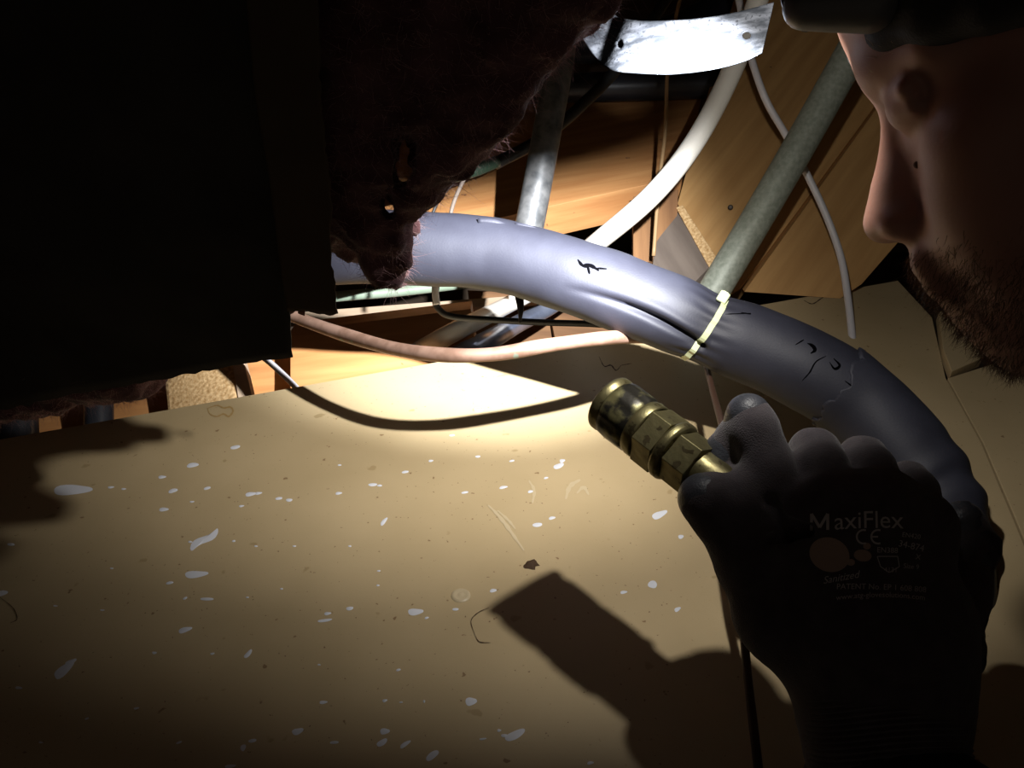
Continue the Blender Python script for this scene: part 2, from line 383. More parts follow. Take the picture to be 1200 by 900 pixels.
decal('stain', [(243,478),(246,485),(254,488),(262,485),(268,488),(273,482),(270,477),(262,478),(255,475),(247,477),(243,479)], 1.0, stain, label='brown ring stain')
decal('hair', [(557,745),(552,728),(560,718),(573,712)], .45, darkhole, .0006); decal('hair', [(557,745),(562,752),(575,753)], .45, darkhole, .0006)
decal('hair', [(0,700),(15,712),(20,725),(12,730)], .45, darkhole, .0006)
decal('crack', [(702,418),(708,429),(716,428),(722,434),(728,428)], .7, darkhole); decal('crack', [(728,428),(740,426)], .4, darkhole)
decal('crack', [(942,352),(952,356),(962,350),(970,345)], .6, darkhole)
def ring(px, py, r, m, name='dimple', **kw):
    c = F(px, py); V, Fa = [], []
    n = 24
    for i, (rr, z) in enumerate(((r*1.25, .0001), (r, .0016), (r*.72, .0004), (r*.3, .0011), (0.0001, .0013))):
        for j in range(n):
            a = 2*math.pi*j/n; V.append(c+Vector((rr*math.cos(a), rr*math.sin(a), z)))
    for i in range(4):
        for j in range(n): Fa.append((i*n+j, i*n+(j+1) % n, (i+1)*n+(j+1) % n, (i+1)*n+j))
    obj(name, V, Fa, m, board, **kw)
ring(540, 698, .0055, smear, label='raised screw dimple'); ring(560, 480, .004, board_m)
V, Fa = lathe([(0, .0055), (.002, .003), (.0024, .0012), (.0024, .0001)], F(622, 662, 0), Vector((0, 0, 1)), 18)
V = [v+Vector((noise.noise(v*200)*.003, noise.noise(v*210)*.003, 0)) for v in V]
obj('chip', V, Fa, darkhole, board, label='dark broken chip')

# ------------------------------------------------------------------ timber behind the board
def nail(px, py, d, parent, r=.0035):
    c = P(px, py, d); ax = (CAM-c).normalized()
    V, Fa = lathe([(0, r), (.0012, r), (.0016, r*.8), (.0017, .0001)], c, ax, 14)
    return obj('nail', V, Fa, nail_m, parent)
def timber(name, label, pts, thick, m, grain=None, nails=(), cat='timber', **kw):
    o = prism(name, pts, thick, m, grain, label=label, cat=cat, **kw)
    for x, y, d in nails: nail(x, y, d, o)
    return o
timber('ceiling_joist', 'orange timber crossing behind the vertical grey conduit, its top edge in shadow', [(430,150,1.22),(830,85,1.30),(800,207,1.15),(430,290,1.08)], .05, wood, nails=[(728,181,1.19)], away=Vector((0,.25,-.97)))
timber('floor_batten', 'wide grained batten just above the board, below the copper pipe', [(340,388,.96),(552,362,.98),(566,470,.90),(340,520,.88)], .03, wood, away=Vector((.0,1,-.1)))
timber('batten', 'thin yellowish batten under the pale green pipe', [(320,368,1.36),(650,343,1.40),(650,352,1.39),(320,380,1.35)], .03, wood_pale, away=Vector((0,.8,-.6)))
timber('backing_board', 'orange board behind the stubby black posts at the left edge', [(-40,440,.97),(360,400,1.02),(350,480,.95),(-40,560,.90)], .02, wood)
blk = timber('timber_block', 'rough sawn timber block with furry end grain, under the black paper', [(190,425,.93),(272,410,.93),(279,472,.90),(196,486,.90)], .08, wood_end, bevel=.004)
timber('wood_stick', 'slim pale stick standing right of the rough timber block', [(269,405,.92),(281,403,.92),(297,470,.90),(280,474,.90)], .012, wood_pale)
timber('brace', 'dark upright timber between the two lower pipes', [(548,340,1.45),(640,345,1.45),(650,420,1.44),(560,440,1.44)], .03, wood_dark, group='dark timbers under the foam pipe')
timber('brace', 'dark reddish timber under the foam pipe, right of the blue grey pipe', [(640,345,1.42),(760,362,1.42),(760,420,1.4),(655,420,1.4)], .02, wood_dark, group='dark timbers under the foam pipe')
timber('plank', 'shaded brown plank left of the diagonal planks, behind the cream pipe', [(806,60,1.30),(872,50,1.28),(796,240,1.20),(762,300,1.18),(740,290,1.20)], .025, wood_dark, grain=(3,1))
timber('diagonal_plank', 'wide diagonal plank behind the upper part of the grey green conduit', [(868,-30,1.26),(1110,-30,1.22),(1037,108,1.13),(868,338,1.04),(850,350,1.04),(832,320,1.06),(794,238,1.17)], .025, wood_sheath, grain=(3,2), nails=[(958,75,1.205),(856,243,1.10)], group='diagonal wall planks')
timber('diagonal_plank', 'warm orange plank in front of the nose, right of the dark gap', [(1041,108,1.13),(1120,90,1.13),(1120,190,1.1),(1057,279,1.04),(1010,333,1.02),(985,350,1.02),(872,342,1.035)], .03, wood_sheath, grain=(6,0), nails=[(946,258,1.072),(1028,250,1.055)], away=Vector((.15,.95,-.25)), group='diagonal wall planks')
timber('timber_offcut', 'small grey board corner with a pale broken edge, left of the grey green conduit', [(792,245,1.09),(832,312,1.03),(800,345,1.02),(762,330,1.04),(768,285,1.07)], .015, mat('grey wood', (.13,.10,.08), (.19,.15,.12), .8, scale=12, stretch=(.5,4,4), bump=.4), grain=(0,1))
timber('wood_splinter', 'narrow pale edge strip beside the grey board corner', [(792,243,1.085),(800,240,1.085),(842,305,1.025),(832,315,1.025)], .008, wood_end)
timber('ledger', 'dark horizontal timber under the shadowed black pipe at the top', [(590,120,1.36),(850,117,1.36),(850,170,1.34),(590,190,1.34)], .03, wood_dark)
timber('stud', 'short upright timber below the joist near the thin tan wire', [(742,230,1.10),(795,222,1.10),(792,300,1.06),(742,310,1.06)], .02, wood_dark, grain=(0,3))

# ------------------------------------------------------------------ pipes and cables
tube('water_pipe', [(560,106,1.22),(700,102,1.22),(860,97,1.22)], .021, blackp, 24, label='black horizontal pipe behind the bent metal strap', cat='pipe', group='black pipes behind the metal strap')
tube('water_pipe', [(560,52,1.42),(760,46,1.42),(900,-20,1.42)], .03, blackp, 24, label='dark blue grey pipe high behind the metal strap', cat='pipe', group='black pipes behind the metal strap')
tube('steel_conduit', [(668,-60,.96),(657,60,.955),(640,160,.95),(621,262,.945),(609,318,.94)], .0165, steel_m, 28, label='shiny upright steel conduit rising behind the foam pipe', cat='conduit')
tube('grey_conduit', [(1040,-15,.90),(985,85,.91),(920,200,.92),(846,325,.93),(800,400,.95)], .0178, conduit_m, 28, label='dull grey green conduit slanting down beside the nose', cat='conduit')
tube('plastic_pipe', [(905,-60,.88),(885,10,.885),(857,85,.89),(815,165,.895),(765,228,.9),(700,284,.95),(640,332,1.10),(596,357,1.12),(540,385,.94),(490,412,.95),(440,442,.97),(400,468,.98)], .0112, pvc_m, 20, label='curved cream plastic pipe passing behind the black foam pipe', cat='pipe')
tube('metal_pipe', [(720,305,1.30),(652,355,1.28),(610,378,1.2),(565,403,.97),(500,436,.95)], .0125, bluesteel, 18, label='shiny blue grey pipe slanting down under the foam pipe', cat='pipe')
tube('green_pipe', [(290,359,1.33),(400,347,1.34),(470,341,1.35),(580,328,1.36)], .0085, green_m, 14, label='pale green pipe low behind the copper pipe', cat='pipe')
tube('post_pipe', [(116,440,.92),(116,500,.90),(117,560,.88)], .015, blackp, 18, label='black post under the paper, second from the left edge', cat='post', group='black posts at the left edge')
tube('post_pipe', [(20,440,.86),(22,500,.84),(24,560,.82)], .018, blackp, 18, label='black post at the left edge of the picture', cat='post', group='black posts at the left edge')
tube('black_cable', [(800,-30,1.05),(735,66,1.03),(680,125,1.02),(630,165,1.01),(580,192,1.0)], .0072, cable_blk, 12, label='black cable sloping down behind the steel conduit', cat='cable')
tube('green_cable', [(583,189,.99),(556,200,.98),(520,210,.97),(470,222,.96)], .0072, cable_green, 14, label='dark green cable end poking out beside the pink glass wool', cat='cable')
tube('thin_wire', [(576,172,.93),(552,198,.92),(538,222,.91),(528,252,.90),(524,300,.9)], .0022, mat('grey brown wire', (.14,.11,.09), rough=.6), 8, label='thin grey brown wire crossing the dark green cable', cat='wire', group='thin wires beside the glass wool')
tube('thin_wire', [(560,186,.95),(530,215,.94),(508,248,.93),(500,300,.93)], .0018, cable_blk, 8, label='thin black wire just left of the grey brown one', cat='wire', group='thin wires beside the glass wool')
tube('tan_wire', [(802,-20,1.04),(790,30,1.04),(782,90,1.04),(780,150,1.04),(772,220,1.03),(766,300,1.02)], .0024, cable_tan, 8, label='thin tan wire hanging behind the strap and cream pipe', cat='wire')
tube('white_cable', [(860,-30,.97),(870,20,.97),(881,70,.97),(898,118,.97),(922,160,.98),(946,205,.985),(968,252,.985),(985,300,.98),(993,345,.965),(999,400,.93),(1001,440,.90)], .0042, cable_white, 12, label='thin white cable running behind the grey green conduit down to the foam pipe', cat='cable')
tube('black_tubing', [(512,330,.86),(510,350,.86),(514,362,.86),(530,371,.86),(580,375,.86),(640,378,.86),(700,380,.85),(760,386,.84)], .0035, cable_blk, 10, label='thin dark tubing bent at a right angle under the foam pipe', cat='tube')
tube('pale_wire', [(512,318,.857),(510,340,.856),(512,357,.856)], .0037, cable_white, 10, label='short pale upright wire end touching the bent tubing', cat='wire')
tube('loose_wire', [(300,412,.87),(320,428,.865),(345,452,.85),(352,462,.845)], .0032, cable_white, 10, label='short white rod poking out below the black paper corner', cat='rod')
tube('shadow_line', [(372,390,.97),(362,415,.95),(350,445,.93),(345,470,.92)], .0025, cable_blk, 8, label='thin dark strip painted as a shadow line behind the left end of the copper pipe', cat='wire')  # black strip drawn in place of the white rod's shadow line
tube('spike', [(606,330,.80),(610,360,.79),(609,380,.79)], lambda t: .005*(1-t)+.0008, plastic_blk, 10, label='small dark spike hanging under the foam pipe', cat='spike')
cp = pxpath([(300,350,.80),(345,371,.775),(400,391,.735),(460,408,.69),(520,416,.66),(580,415,.652),(640,405,.655),(700,397,.672),(740,395,.70),(772,398,.728),(805,412,.75),(860,432,.76)], 10)
V, Fa = tube_mesh(cp, lambda t: (.0060-.0006*t)*(1+.04*math.sin(t*40)), 18)
obj('copper_pipe', V, Fa, copper_m, label='tarnished copper pipe sagging across the middle below the foam', cat='pipe')
tube('brown_tubing', [(812,395,.74),(826,424,.715),(836,462,.66),(846,498,.60),(853,540,.57),(858,600,.545),(862,650,.53),(868,700,.515),(875,780,.488),(884,860,.462),(892,930,.445)], .0026, cable_brown, 12, label='thin dark brown tubing hanging from the foam pipe down past the glove', cat='tube')
tube('ground_wire', [(1158,700,.60),(1168,745,.59),(1182,790,.58),(1190,850,.57),(1200,930,.56)], .0012, cable_brown, 8, label='very thin wire trailing right of the glove cuff', cat='wire')

# foam covered pipe
FP = [(300,300,.74),(400,290,.735),(480,291,.73),(580,299,.72),(680,327,.70),(760,356,.69),(825,383,.685),(890,408,.68),(950,436,.67),(1005,472,.66),(1052,520,.645),(1088,575,.63),(1104,636,.615),(1104,710,.60),(1095,810,.59)]
fp = pxpath(FP, 24)
LT = (11.0-1)/14; TIE_T = 6.0/14
def fold(x, c, w_): return math.exp(-((x-c)/w_)**2)
def foam_rad(t):
    s = t*14
    r = .0318 + .0006*math.sin(s*1.3)
    r *= 1-.10*fold(s, 6.0, .35)             # pinched under the tie
    r *= 1+.05*fold(s, 8.1, .7)
    return r
def foam_disp(t, a, p, n):
    s = t*14; v = noise.noise(p*38)*.025+noise.noise(p*11)*.03
    # long fold running into the tie on the camera's lower side
    dn = n.dot(UP); cf = -n.dot(FW)
    if 3.9 < s < 6.1:
        k = (s-3.9)/2.2; line = -.38-.35*k+.25*math.sin(k*2.5)
        v -= .24*math.exp(-((dn-line)/.085)**2)*min(1, k*1.6)*(cf > -.1)
        v += .07*math.exp(-((dn-line-.22)/.12)**2)*min(1, k*1.6)*(cf > -.1)
    if 5.4 < s < 6.8:                        # small gathers each side of the tie
        v += .025*math.sin(a*17+noise.noise(p*40)*2)*math.exp(-((s-6.0)/.33)**2)
    if s > 10:                               # wrinkles on the bend
        v += .045*math.sin((s*9+2.5*noise.noise(p*25)))*min(1, (s-10)/.8)*(.5+.5*noise.noise(p*16))*1.6
    # step where two lengths butt, near (965,400)
    q = s-8.65-.25*dn-.08*noise.noise(p*120)
    return v
V, Fa = tube_mesh(fp, foam_rad, 120, foam_disp)
def sub(path, a, b): return path[a:b]
i0 = int(8.62/14*(len(fp)-1))
foam = thing('insulated_pipe', P(760,356,.69), 'thick black foam covered pipe curving across the picture behind the glove', 'pipe')
fo = obj('foam_cover', V, Fa, foam_m, foam)
# second length of foam: a slightly wider sleeve pushed over, with a ragged end
V2s, F2s = [], []; sp = fp[i0:]; sgs = 120
for i in range(-1, len(sp)):
    ii = max(i, 0); tt = (sp[min(ii+1, len(sp)-1)]-sp[max(ii-1, 0)]).normalized(); up_ = (UP-tt*UP.dot(tt)).normalized(); sd_ = tt.cross(up_)
    for j in range(sgs):
        a = 2*math.pi*j/sgs; dr = up_*math.cos(a)+sd_*math.sin(a); t = (i0+ii)/(len(fp)-1)
        rr = foam_rad(t)*(1+foam_disp(t, a, sp[ii]+dr*.03, dr))+.0022*min(1, 1.2)*(1+.5*max(0, dr.dot(UP))*math.exp(-ii/6))
        if i < 0: rr = foam_rad(t)*.93
        rag = (.006*noise.noise(Vector((math.cos(a)*3, math.sin(a)*3, 5)))+.003*noise.noise(Vector((math.cos(a)*11, math.sin(a)*11, 9))))*math.exp(-ii/5)+.007*max(0, dr.dot(UP))*math.exp(-ii/5)*-1
        V2s.append(sp[ii]+dr*rr+tt*rag)
for i in range(len(sp)):
    for j in range(sgs): k = (j+1) % sgs; F2s.append((i*sgs+j, i*sgs+k, (i+1)*sgs+k, (i+1)*sgs+j))
obj('foam_cover', V2s, F2s, foam_m, foam, label='second foam length with a ragged end')
nb = len(V); V = V+V2s; Fa = Fa+[tuple(q+nb for q in f) for f in F2s]
fbv = BVHTree.FromPolygons([tuple(v) for v in V], Fa)
def on_bvh(bv, px, py, lift=.0004):
    dr = (P(px, py, 1)-CAM).normalized(); h = bv.ray_cast(CAM, dr)
    return (h[0]-dr*lift) if h[0] else None
def tear(name, pts, hw, bv, m, parent, lift=.0006):
    pts = catmull([Vector((p[0], p[1], 0)) for p in pts], 5); V = []; Fa = []; n = len(pts)
    for i, p in enumerate(pts):
        t = (pts[min(i+1, n-1)]-pts[max(0, i-1)]).normalized(); nn = Vector((-t.y, t.x, 0))
        s = hw*(.15+math.sin(math.pi*(i+.2)/n))*(1+.5*noise.noise(Vector((p.x*.21, p.y*.2, 1))))
        for q in (-1, 1):
            a = p+nn*s*q; h = on_bvh(bv, a.x, a.y, lift)
            if h is None: return
            V.append(h)
    for i in range(n-1): Fa.append((2*i, 2*i+1, 2*i+3, 2*i+2))
    obj(name, V, Fa, m, parent)
tear('tear', [(677,304),(683,311),(692,311),(702,317)], 2.0, fbv, tear_shade_m, foam); tear('tear', [(688,309),(691,321)], 1.3, fbv, tear_shade_m, foam); tear('tear', [(698,314),(711,315)], .9, fbv, tear_shade_m, foam)
for pts, hw in (([(946,402),(952,405),(955,410),(950,414)], 1.8), ([(972,424),(978,432),(984,428),(977,420)], 1.3), ([(968,417),(956,424),(949,436),(940,446)], .7), ([(868,366),(880,368)], .6), ([(850,368),(880,367)], .5), ([(932,404),(942,398)], .6), ([(990,446),(998,452)], .7)):
    tear('tear', pts, hw, fbv, tear_shade_m, foam)
tear('tear', [(573,254),(585,256),(598,261)], 1.2, fbv, tear_shade_m, foam); tear('tear', [(612,260),(622,263),(634,268)], 1.3, fbv, tear_shade_m, foam)
# raised flap of the seam and loose skin on top
for pts, hh in (([(560,253),(580,256),(598,262)], 3), ([(604,258),(622,263),(640,271)], 4)):
    V = []; Fa = []; base = catmull([P(x, y+3, .70+.0) for x, y in pts], 5)
    for i, p in enumerate(base):
        s = math.sin(math.pi*i/(len(base)-1)); V += [p-UP*.004, p+UP*(.0012*s)-FW*.001*s]
    for i in range(len(base)-1): Fa.append((2*i, 2*i+1, 2*i+3, 2*i+2))
    mods(obj('seam_flap', V, Fa, foam_m, foam), solid=.0012)


# cable tie around the foam
ci = int(TIE_T*(len(fp)-1)); c0 = fp[ci]
ta, tb = P(848,350,.65), P(806,416,.65)
bdir = (tb-ta).normalized()
tn = (RT*math.cos(math.radians(-32))+UP*math.sin(math.radians(-32))).normalized()   # pipe's direction in view
tn = (fp[ci+3]-fp[ci-3]).normalized()
tilt = bdir-tn*bdir.dot(tn)
u = bdir.normalized(); nrm = u.cross(FW).normalized(); v = nrm.cross(u).normalized()
V = []; Fa = []; seg = 72
cc = c0+nrm*0
R_ = .0318*.90*1.045
for j in range(seg):
    a = 2*math.pi*j/seg; dr = u*math.cos(a)+v*math.sin(a)
    # ray from the centre out to the foam, to lie on its surface
    h = fbv.ray_cast(cc, dr); rr = (h[0]-cc).length if h[0] else R_
    for w_, th in ((-.0024, .0001), (.0024, .0001), (.0024, .0014), (-.0024, .0014)): V.append(cc+dr*(rr+th)+nrm*w_)
for j in range(seg):
    k = (j+1) % seg
    for q in range(4): Fa.append((j*4+q, k*4+q, k*4+(q+1) % 4, j*4+(q+1) % 4))
tie = thing('cable_tie', c0, 'pale yellow green nylon cable tie pinching the black foam pipe', 'cable tie')
obj('band', V, Fa, tie_m, tie, smooth=False)
hp = on_bvh(fbv, 845, 352, .0) or P(845,352,.65); hn = (hp-c0).normalized()
Mh = frame(u, hn, hp+hn*.003)
def boxm(M, sx, sy, sz): return [M@Vector((x*sx, y*sy, z*sz)) for x in (-1, 1) for y in (-1, 1) for z in (-1, 1)]
BF = [(0, 1, 3, 2), (4, 6, 7, 5), (0, 4, 5, 1), (2, 3, 7, 6), (0, 2, 6, 4), (1, 5, 7, 3)]
mods(obj('tie_head', boxm(Mh, .0046, .0042, .0036), BF, tie_m, tie, smooth=False, label='square locking head'), bevel=.0012)
mods(obj('pawl', boxm(frame(u, hn, hp+hn*.0068), .002, .0022, .0006), BF, tie_m, tie, smooth=False), bevel=.0003)

# ------------------------------------------------------------------ bent galvanised strap
sec = [((712,4,.492),(676,34,.496)),((717,13,.488),(687,52,.492)),((724,20,.484),(700,70,.488)),((736,23,.474),(716,82,.476)),((756,25,.468),(745,86,.469)),((795,24,.462),(790,87,.462)),((835,20,.457),(838,81,.456)),((870,13,.452),(872,72,.451)),((907,3,.447),(893,62,.446))]
tops = catmull([P(*a) for a, b in sec], 12); bots = catmull([P(*b) for a, b in sec], 12)
nu = len(tops); nv = 30; grid = [[tops[i].lerp(bots[i], j/(nv-1)) for j in range(nv)] for i in range(nu)]
def proj(p):
    r = p-CAM; d = r.dot(FW); return 600+r.dot(RT)/d*FPX, 450-r.dot(UP)/d*FPX
V = [p for row in grid for p in row]; Fa = []
holes = [(727,52,3.6,4.6),(875,42,5.2,4.6)]
kill = set()
for i in range(nu-1):
    for j in range(nv-1):
        c = (grid[i][j]+grid[i+1][j+1])/2; x, y = proj(c); q = (i*nv+j, (i+1)*nv+j, (i+1)*nv+j+1, i*nv+j+1)
        if any(((x-hx)/rx)**2+((y-hy)/ry)**2 < 1 for hx, hy, rx, ry in holes): kill.update(q); continue
        Fa.append(q)
used = set(k for f in Fa for k in f)
for k in kill & used:
    x, y = proj(V[k]); d = (V[k]-CAM).dot(FW)
    for hx, hy, rx, ry in holes:
        if ((x-hx)/rx)**2+((y-hy)/ry)**2 < 3:
            an = math.atan2((y-hy)/ry, (x-hx)/rx); V[k] = P(hx+rx*math.cos(an), hy+ry*math.sin(an), d)
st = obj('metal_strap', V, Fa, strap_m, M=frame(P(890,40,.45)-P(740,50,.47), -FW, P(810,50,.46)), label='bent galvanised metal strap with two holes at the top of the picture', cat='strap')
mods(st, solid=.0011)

# ------------------------------------------------------------------ brass coupling in the hand
b0 = P(714,472,.497); b1 = P(833,562,.452); bax = (b1-b0).normalized()
br = thing('brass_coupling', P(760,505,.49), 'tarnished brass hose coupling gripped in the gloved hand, open end up left', 'coupling')
def seglathe(name, prof, m, poly=None, seg=48, **kw):
    V, Fa = lathe(prof, b0, bax, seg, poly); o = obj(name, V, Fa, m, br, smooth=(poly is None), **kw)
    mods(o, bevel=.0004); return o
seglathe('rim', [(.030,.0138),(.002,.0140),(-.0003,.0150),(-.0006,.0168),(.0006,.0178),(.0032,.0178),(.0046,.0170),(.006,.0168)], brass_m, label='open rim')
# knurled collar with shallow flats
V = []; Fa = []; prof = [(.006,.0166),(.0075,.0180),(.010,.0183),(.020,.0181),(.0245,.0178),(.026,.0168)]
ax = bax; uu = ax.orthogonal().normalized(); vv = ax.cross(uu); sg = 96
for i, (t, r) in enumerate(prof):
    for j in range(sg):
        a = 2*math.pi*j/sg; fl_ = .0005*max(0, math.cos(a*8)) if 0 < i < 5 else 0
        V.append(b0+ax*t+(uu*math.cos(a)+vv*math.sin(a))*(r-fl_))
for i in range(len(prof)-1):
    for j in range(sg): k = (j+1) % sg; Fa.append((i*sg+j, i*sg+k, (i+1)*sg+k, (i+1)*sg+j))
obj('collar', V, Fa, grime_m, br, label='grimy ridged collar')
seglathe('sleeve', [(.0255,.0155),(.026,.0172),(.0285,.0178),(.033,.0176),(.0335,.0168)], brass_m)
seglathe('hex_nut', [(.033,.012),(.0335,.0185),(.0475,.0185),(.048,.012)], brass_m, poly=lambda i: 0 < i < 3)
seglathe('ring', [(.0475,.015),(.048,.0172),(.0495,.0182),(.0525,.0182),(.054,.0172),(.0545,.015)], brass_m)
seglathe('hex_nut', [(.054,.012),(.0545,.0166),(.070,.0166),(.0705,.012)], brass_m, poly=lambda i: 0 < i < 3)
seglathe('stem', [(.070,.0125),(.088,.0122),(.098,.0115),(.098,.0001)], brass_m)

# ------------------------------------------------------------------ glass wool batt and its paper facings
A1 = P(345,410,.50); A2 = P(345,0,.34); A3 = P(0,475,.60)
pn = (A2-A1).cross(A3-A1).normalized()
if pn.dot(CAM-A1) < 0: pn = -pn
def PL(px, py, back=0.):              # on the batt's slanting plane, pushed back from it
    dr = FW+(px-600)/FPX*RT-(py-450)/FPX*UP
    return CAM+dr*((A1-CAM).dot(pn)/dr.dot(pn))-pn*back
bpoly = [(-170,-230),(765,-230),(728,-60),(718,8),(688,30),(648,62),(617,108),(596,148),(560,182),(522,210),(500,238),(482,250),(466,246),(474,290),(478,330),(462,340),(440,326),(418,300),(400,285),(345,300),(335,385),(270,410),(190,432),(188,448),(165,465),(110,469),(60,480),(-170,520)]
def inside(x, y, poly):
    c = False; n = len(poly)
    for i in range(n):
        (x1, y1), (x2, y2) = poly[i], poly[(i+1) % n]
        if (y1 > y) != (y2 > y) and x < (x2-x1)*(y-y1)/(y2-y1)+x1: c = not c
    return c
def edist(x, y, poly):
    m = 1e9
    for i in range(len(poly)):
        (x1, y1), (x2, y2) = poly[i], poly[(i+1) % len(poly)]; dx, dy = x2-x1, y2-y1
        t = max(0, min(1, ((x-x1)*dx+(y-y1)*dy)/(dx*dx+dy*dy+1e-9))); m = min(m, math.hypot(x-x1-t*dx, y-y1-t*dy))
    return m
blobs = []
for gx in range(-170, 780, 15):
    for gy in range(-230, 525, 15):
        x = gx+random.uniform(-6, 6); y = gy+random.uniform(-6, 6)
        if not inside(x, y, bpoly): continue
        e = edist(x, y, bpoly)
        if x < 340 and y < 400: 
            if (gx//15+gy//15) % 2: continue
        p = PL(x, y); d = (p-CAM).dot(FW); r = min(.020, (e+2)*d/FPX*1.0)
        if r < .0035: continue
        dep = .05 if x > 400 else .035
        for b_ in ((r*1.05+.008, dep*.5+.014, dep+.014) if r > .012 else (r*1.1+.014, .035+r)):
            q = PL(x, y, 0); back = b_
            cpt = P(x, y, (q-CAM).dot(FW)+back*1.1+(.010 if x < 345 else 0))
            blobs.append((cpt, r*random.uniform(.85, 1.1)))
tipb = [((470,262,.50),.009),((464,285,.515),.007),((458,300,.53),.011),((466,318,.545),.008),((474,332,.555),.004),((440,295,.52),.010),((425,290,.50),.010),((455,314,.535),.007),((410,285,.49),.010)]
blobs += [(P(*a), r) for a, r in tipb]
lo = np.min([np.array(b[0])-b[1] for b in blobs], 0)-.01; hi = np.max([np.array(b[0])+b[1] for b in blobs], 0)+.01
fd = Field(lo, hi, .0026)
for c, r in blobs: fd.cap(c, c+Vector((1e-5, 0, 0)), r, k=.006)
for a, b, r in (((473,166),(475,180),.0056),((474,180),(471,206),.0062),((456,238),(458,248),.004),((470,206),(462,214),.002)):
    for q in range(80):
        d1 = .34+q*.0035
        fd.cap(P(*a, d1), P(*b, d1), r*d1/.42, k=.002, op='s')
fd.noise(.0024, 85, 3, 4)
V, Q = fd.mesh()
batt = thing('insulation_batt', PL(500,150,.03), 'torn pink glass wool batt hanging at top left behind the black paper', 'insulation')
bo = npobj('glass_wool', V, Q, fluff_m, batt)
# loose fibres standing off the batt's torn right side
cen = np.array(LAMP); VV = []; FF = []
cand = rng.choice(len(V), 70000)
vn = np.zeros_like(V)
e1_ = V[Q[:, 1]]-V[Q[:, 0]]; e2_ = V[Q[:, 3]]-V[Q[:, 0]]; nn_ = np.cross(e1_, e2_)
for k in range(4): np.add.at(vn, Q[:, k], nn_)
vn /= np.linalg.norm(vn, axis=1)[:, None]+1e-12
cnt = 0
for k in cand:
    p = Vector(V[k]); x, y = proj(p)
    if x < 385 and y < 430: continue
    n0 = Vector(vn[k]); L = random.uniform(.0015, .0065)*(1.8 if random.random() < .1 else 1); dr = (n0+Vector(rng.normal(size=3))*1.0).normalized(); cur = Vector(rng.normal(size=3))*1.1
    side_ = dr.orthogonal()  .normalized()*.00009; base = len(VV)
    for s in range(5):
        q = p+dr*(L*s/4)+cur*(L*(s/4)**2*.6); wd = side_*(1-s/5); VV += [q-wd, q+wd]
    for s in range(4): a = base+2*s; FF.append((a, a+1, a+3, a+2))
    cnt += 1
    if cnt > 26000: break
obj('loose_fibres', VV, FF, fibre_m, batt, kind='stuff', label='loose pinkish glass fibres')

def sheet(name, left, right, m, lift, nu=60, nv=40, amp=.002, rag=2.0, parent=None, **kw):
    Lp = catmull([Vector((a, b, 0)) for a, b in left], 8); Rp = catmull([Vector((a, b, 0)) for a, b in right], 8)
    def smp(pl, t): f = t*(len(pl)-1); i = min(int(f), len(pl)-2); return pl[i].lerp(pl[i+1], f-i)
    V = []; Fa = []
    for j in range(nv+1):
        a = smp(Lp, j/nv); b = smp(Rp, j/nv)
        for i in range(nu+1):
            p = a.lerp(b, i/nu)
            if i == nu or j == nv: p = p+Vector((noise.noise(Vector((p.x*.09, p.y*.09, 2)))*rag*2, noise.noise(Vector((p.x*.1, p.y*.1, 7)))*rag*2, 0))
            q = PL(p.x, p.y); V.append(q+pn*(lift+amp*noise.noise(q*14)*2+amp*.4*noise.noise(q*45)))
    for j in range(nv):
        for i in range(nu): a = j*(nu+1)+i; Fa.append((a, a+1, a+nu+2, a+nu+1))
    o = obj(name, V, Fa, m, parent, **kw); mods(o, solid=.0007); return o
sheet('paper_facing', [(-180,-240),(-180,150),(-180,506)], [(290,-240),(322,120),(338,260),(343,330),(347,408)], paper_m, .006, parent=batt, label='black paper facing')
sheet('paper_strip', [(284,-240),(308,60),(322,180),(338,300),(346,345)], [(384,-240),(386,60),(390,130),(396,220),(396,270),(404,350)], kraft_m, .012, 20, 60, .0015, 1.6, parent=batt, label='torn brown paper strip')
# red brown torn edge at the corner
sheet('torn_edge', [(341,325),(346,350),(347,372)], [(351,335),(354,352),(355,375)], mat('red brown paper', (.22,.08,.05), rough=.8), -.004, 6, 12, .001, .8, parent=batt)

# ------------------------------------------------------------------ the person
# head frame: x forward, y to his left, z up
hf = (RT*-.80+FW*.50-UP*.36).normalized()
hu0 = (UP*.92+RT*-.36+FW*.02).normalized(); hl = hu0.cross(hf).normalized(); hu = hf.cross(hl).normalized()
NOSE = P(1019,262,.425)
HS = 1.0
horig = NOSE-hf*.115-hu*-.043
Mh_ = Matrix(((hf.x, hl.x, hu.x, horig.x), (hf.y, hl.y, hu.y, horig.y), (hf.z, hl.z, hu.z, horig.z), (0, 0, 0, 1))); Hi = Mh_.inverted()
def toH(p): return np.array(Hi@p)
wrist = P(1040,985,.40); elbow = P(1120,1500,.34); shoulder = P(1900,1250,.20)
fd = Field((-.13,-.13,-.24), (.135,.13,.14), .0021)
hd = fd
for c, r in (((-.012,0,.030),(.096,.076,.092)), ((.028,0,-.038),(.062,.056,.080)), ((.070,0,.045),(.022,.045,.035))): fd.ell(c, r, .02)
fd.cap((.078,-.024,.020),(.078,.024,.020),.0125,k=.012)
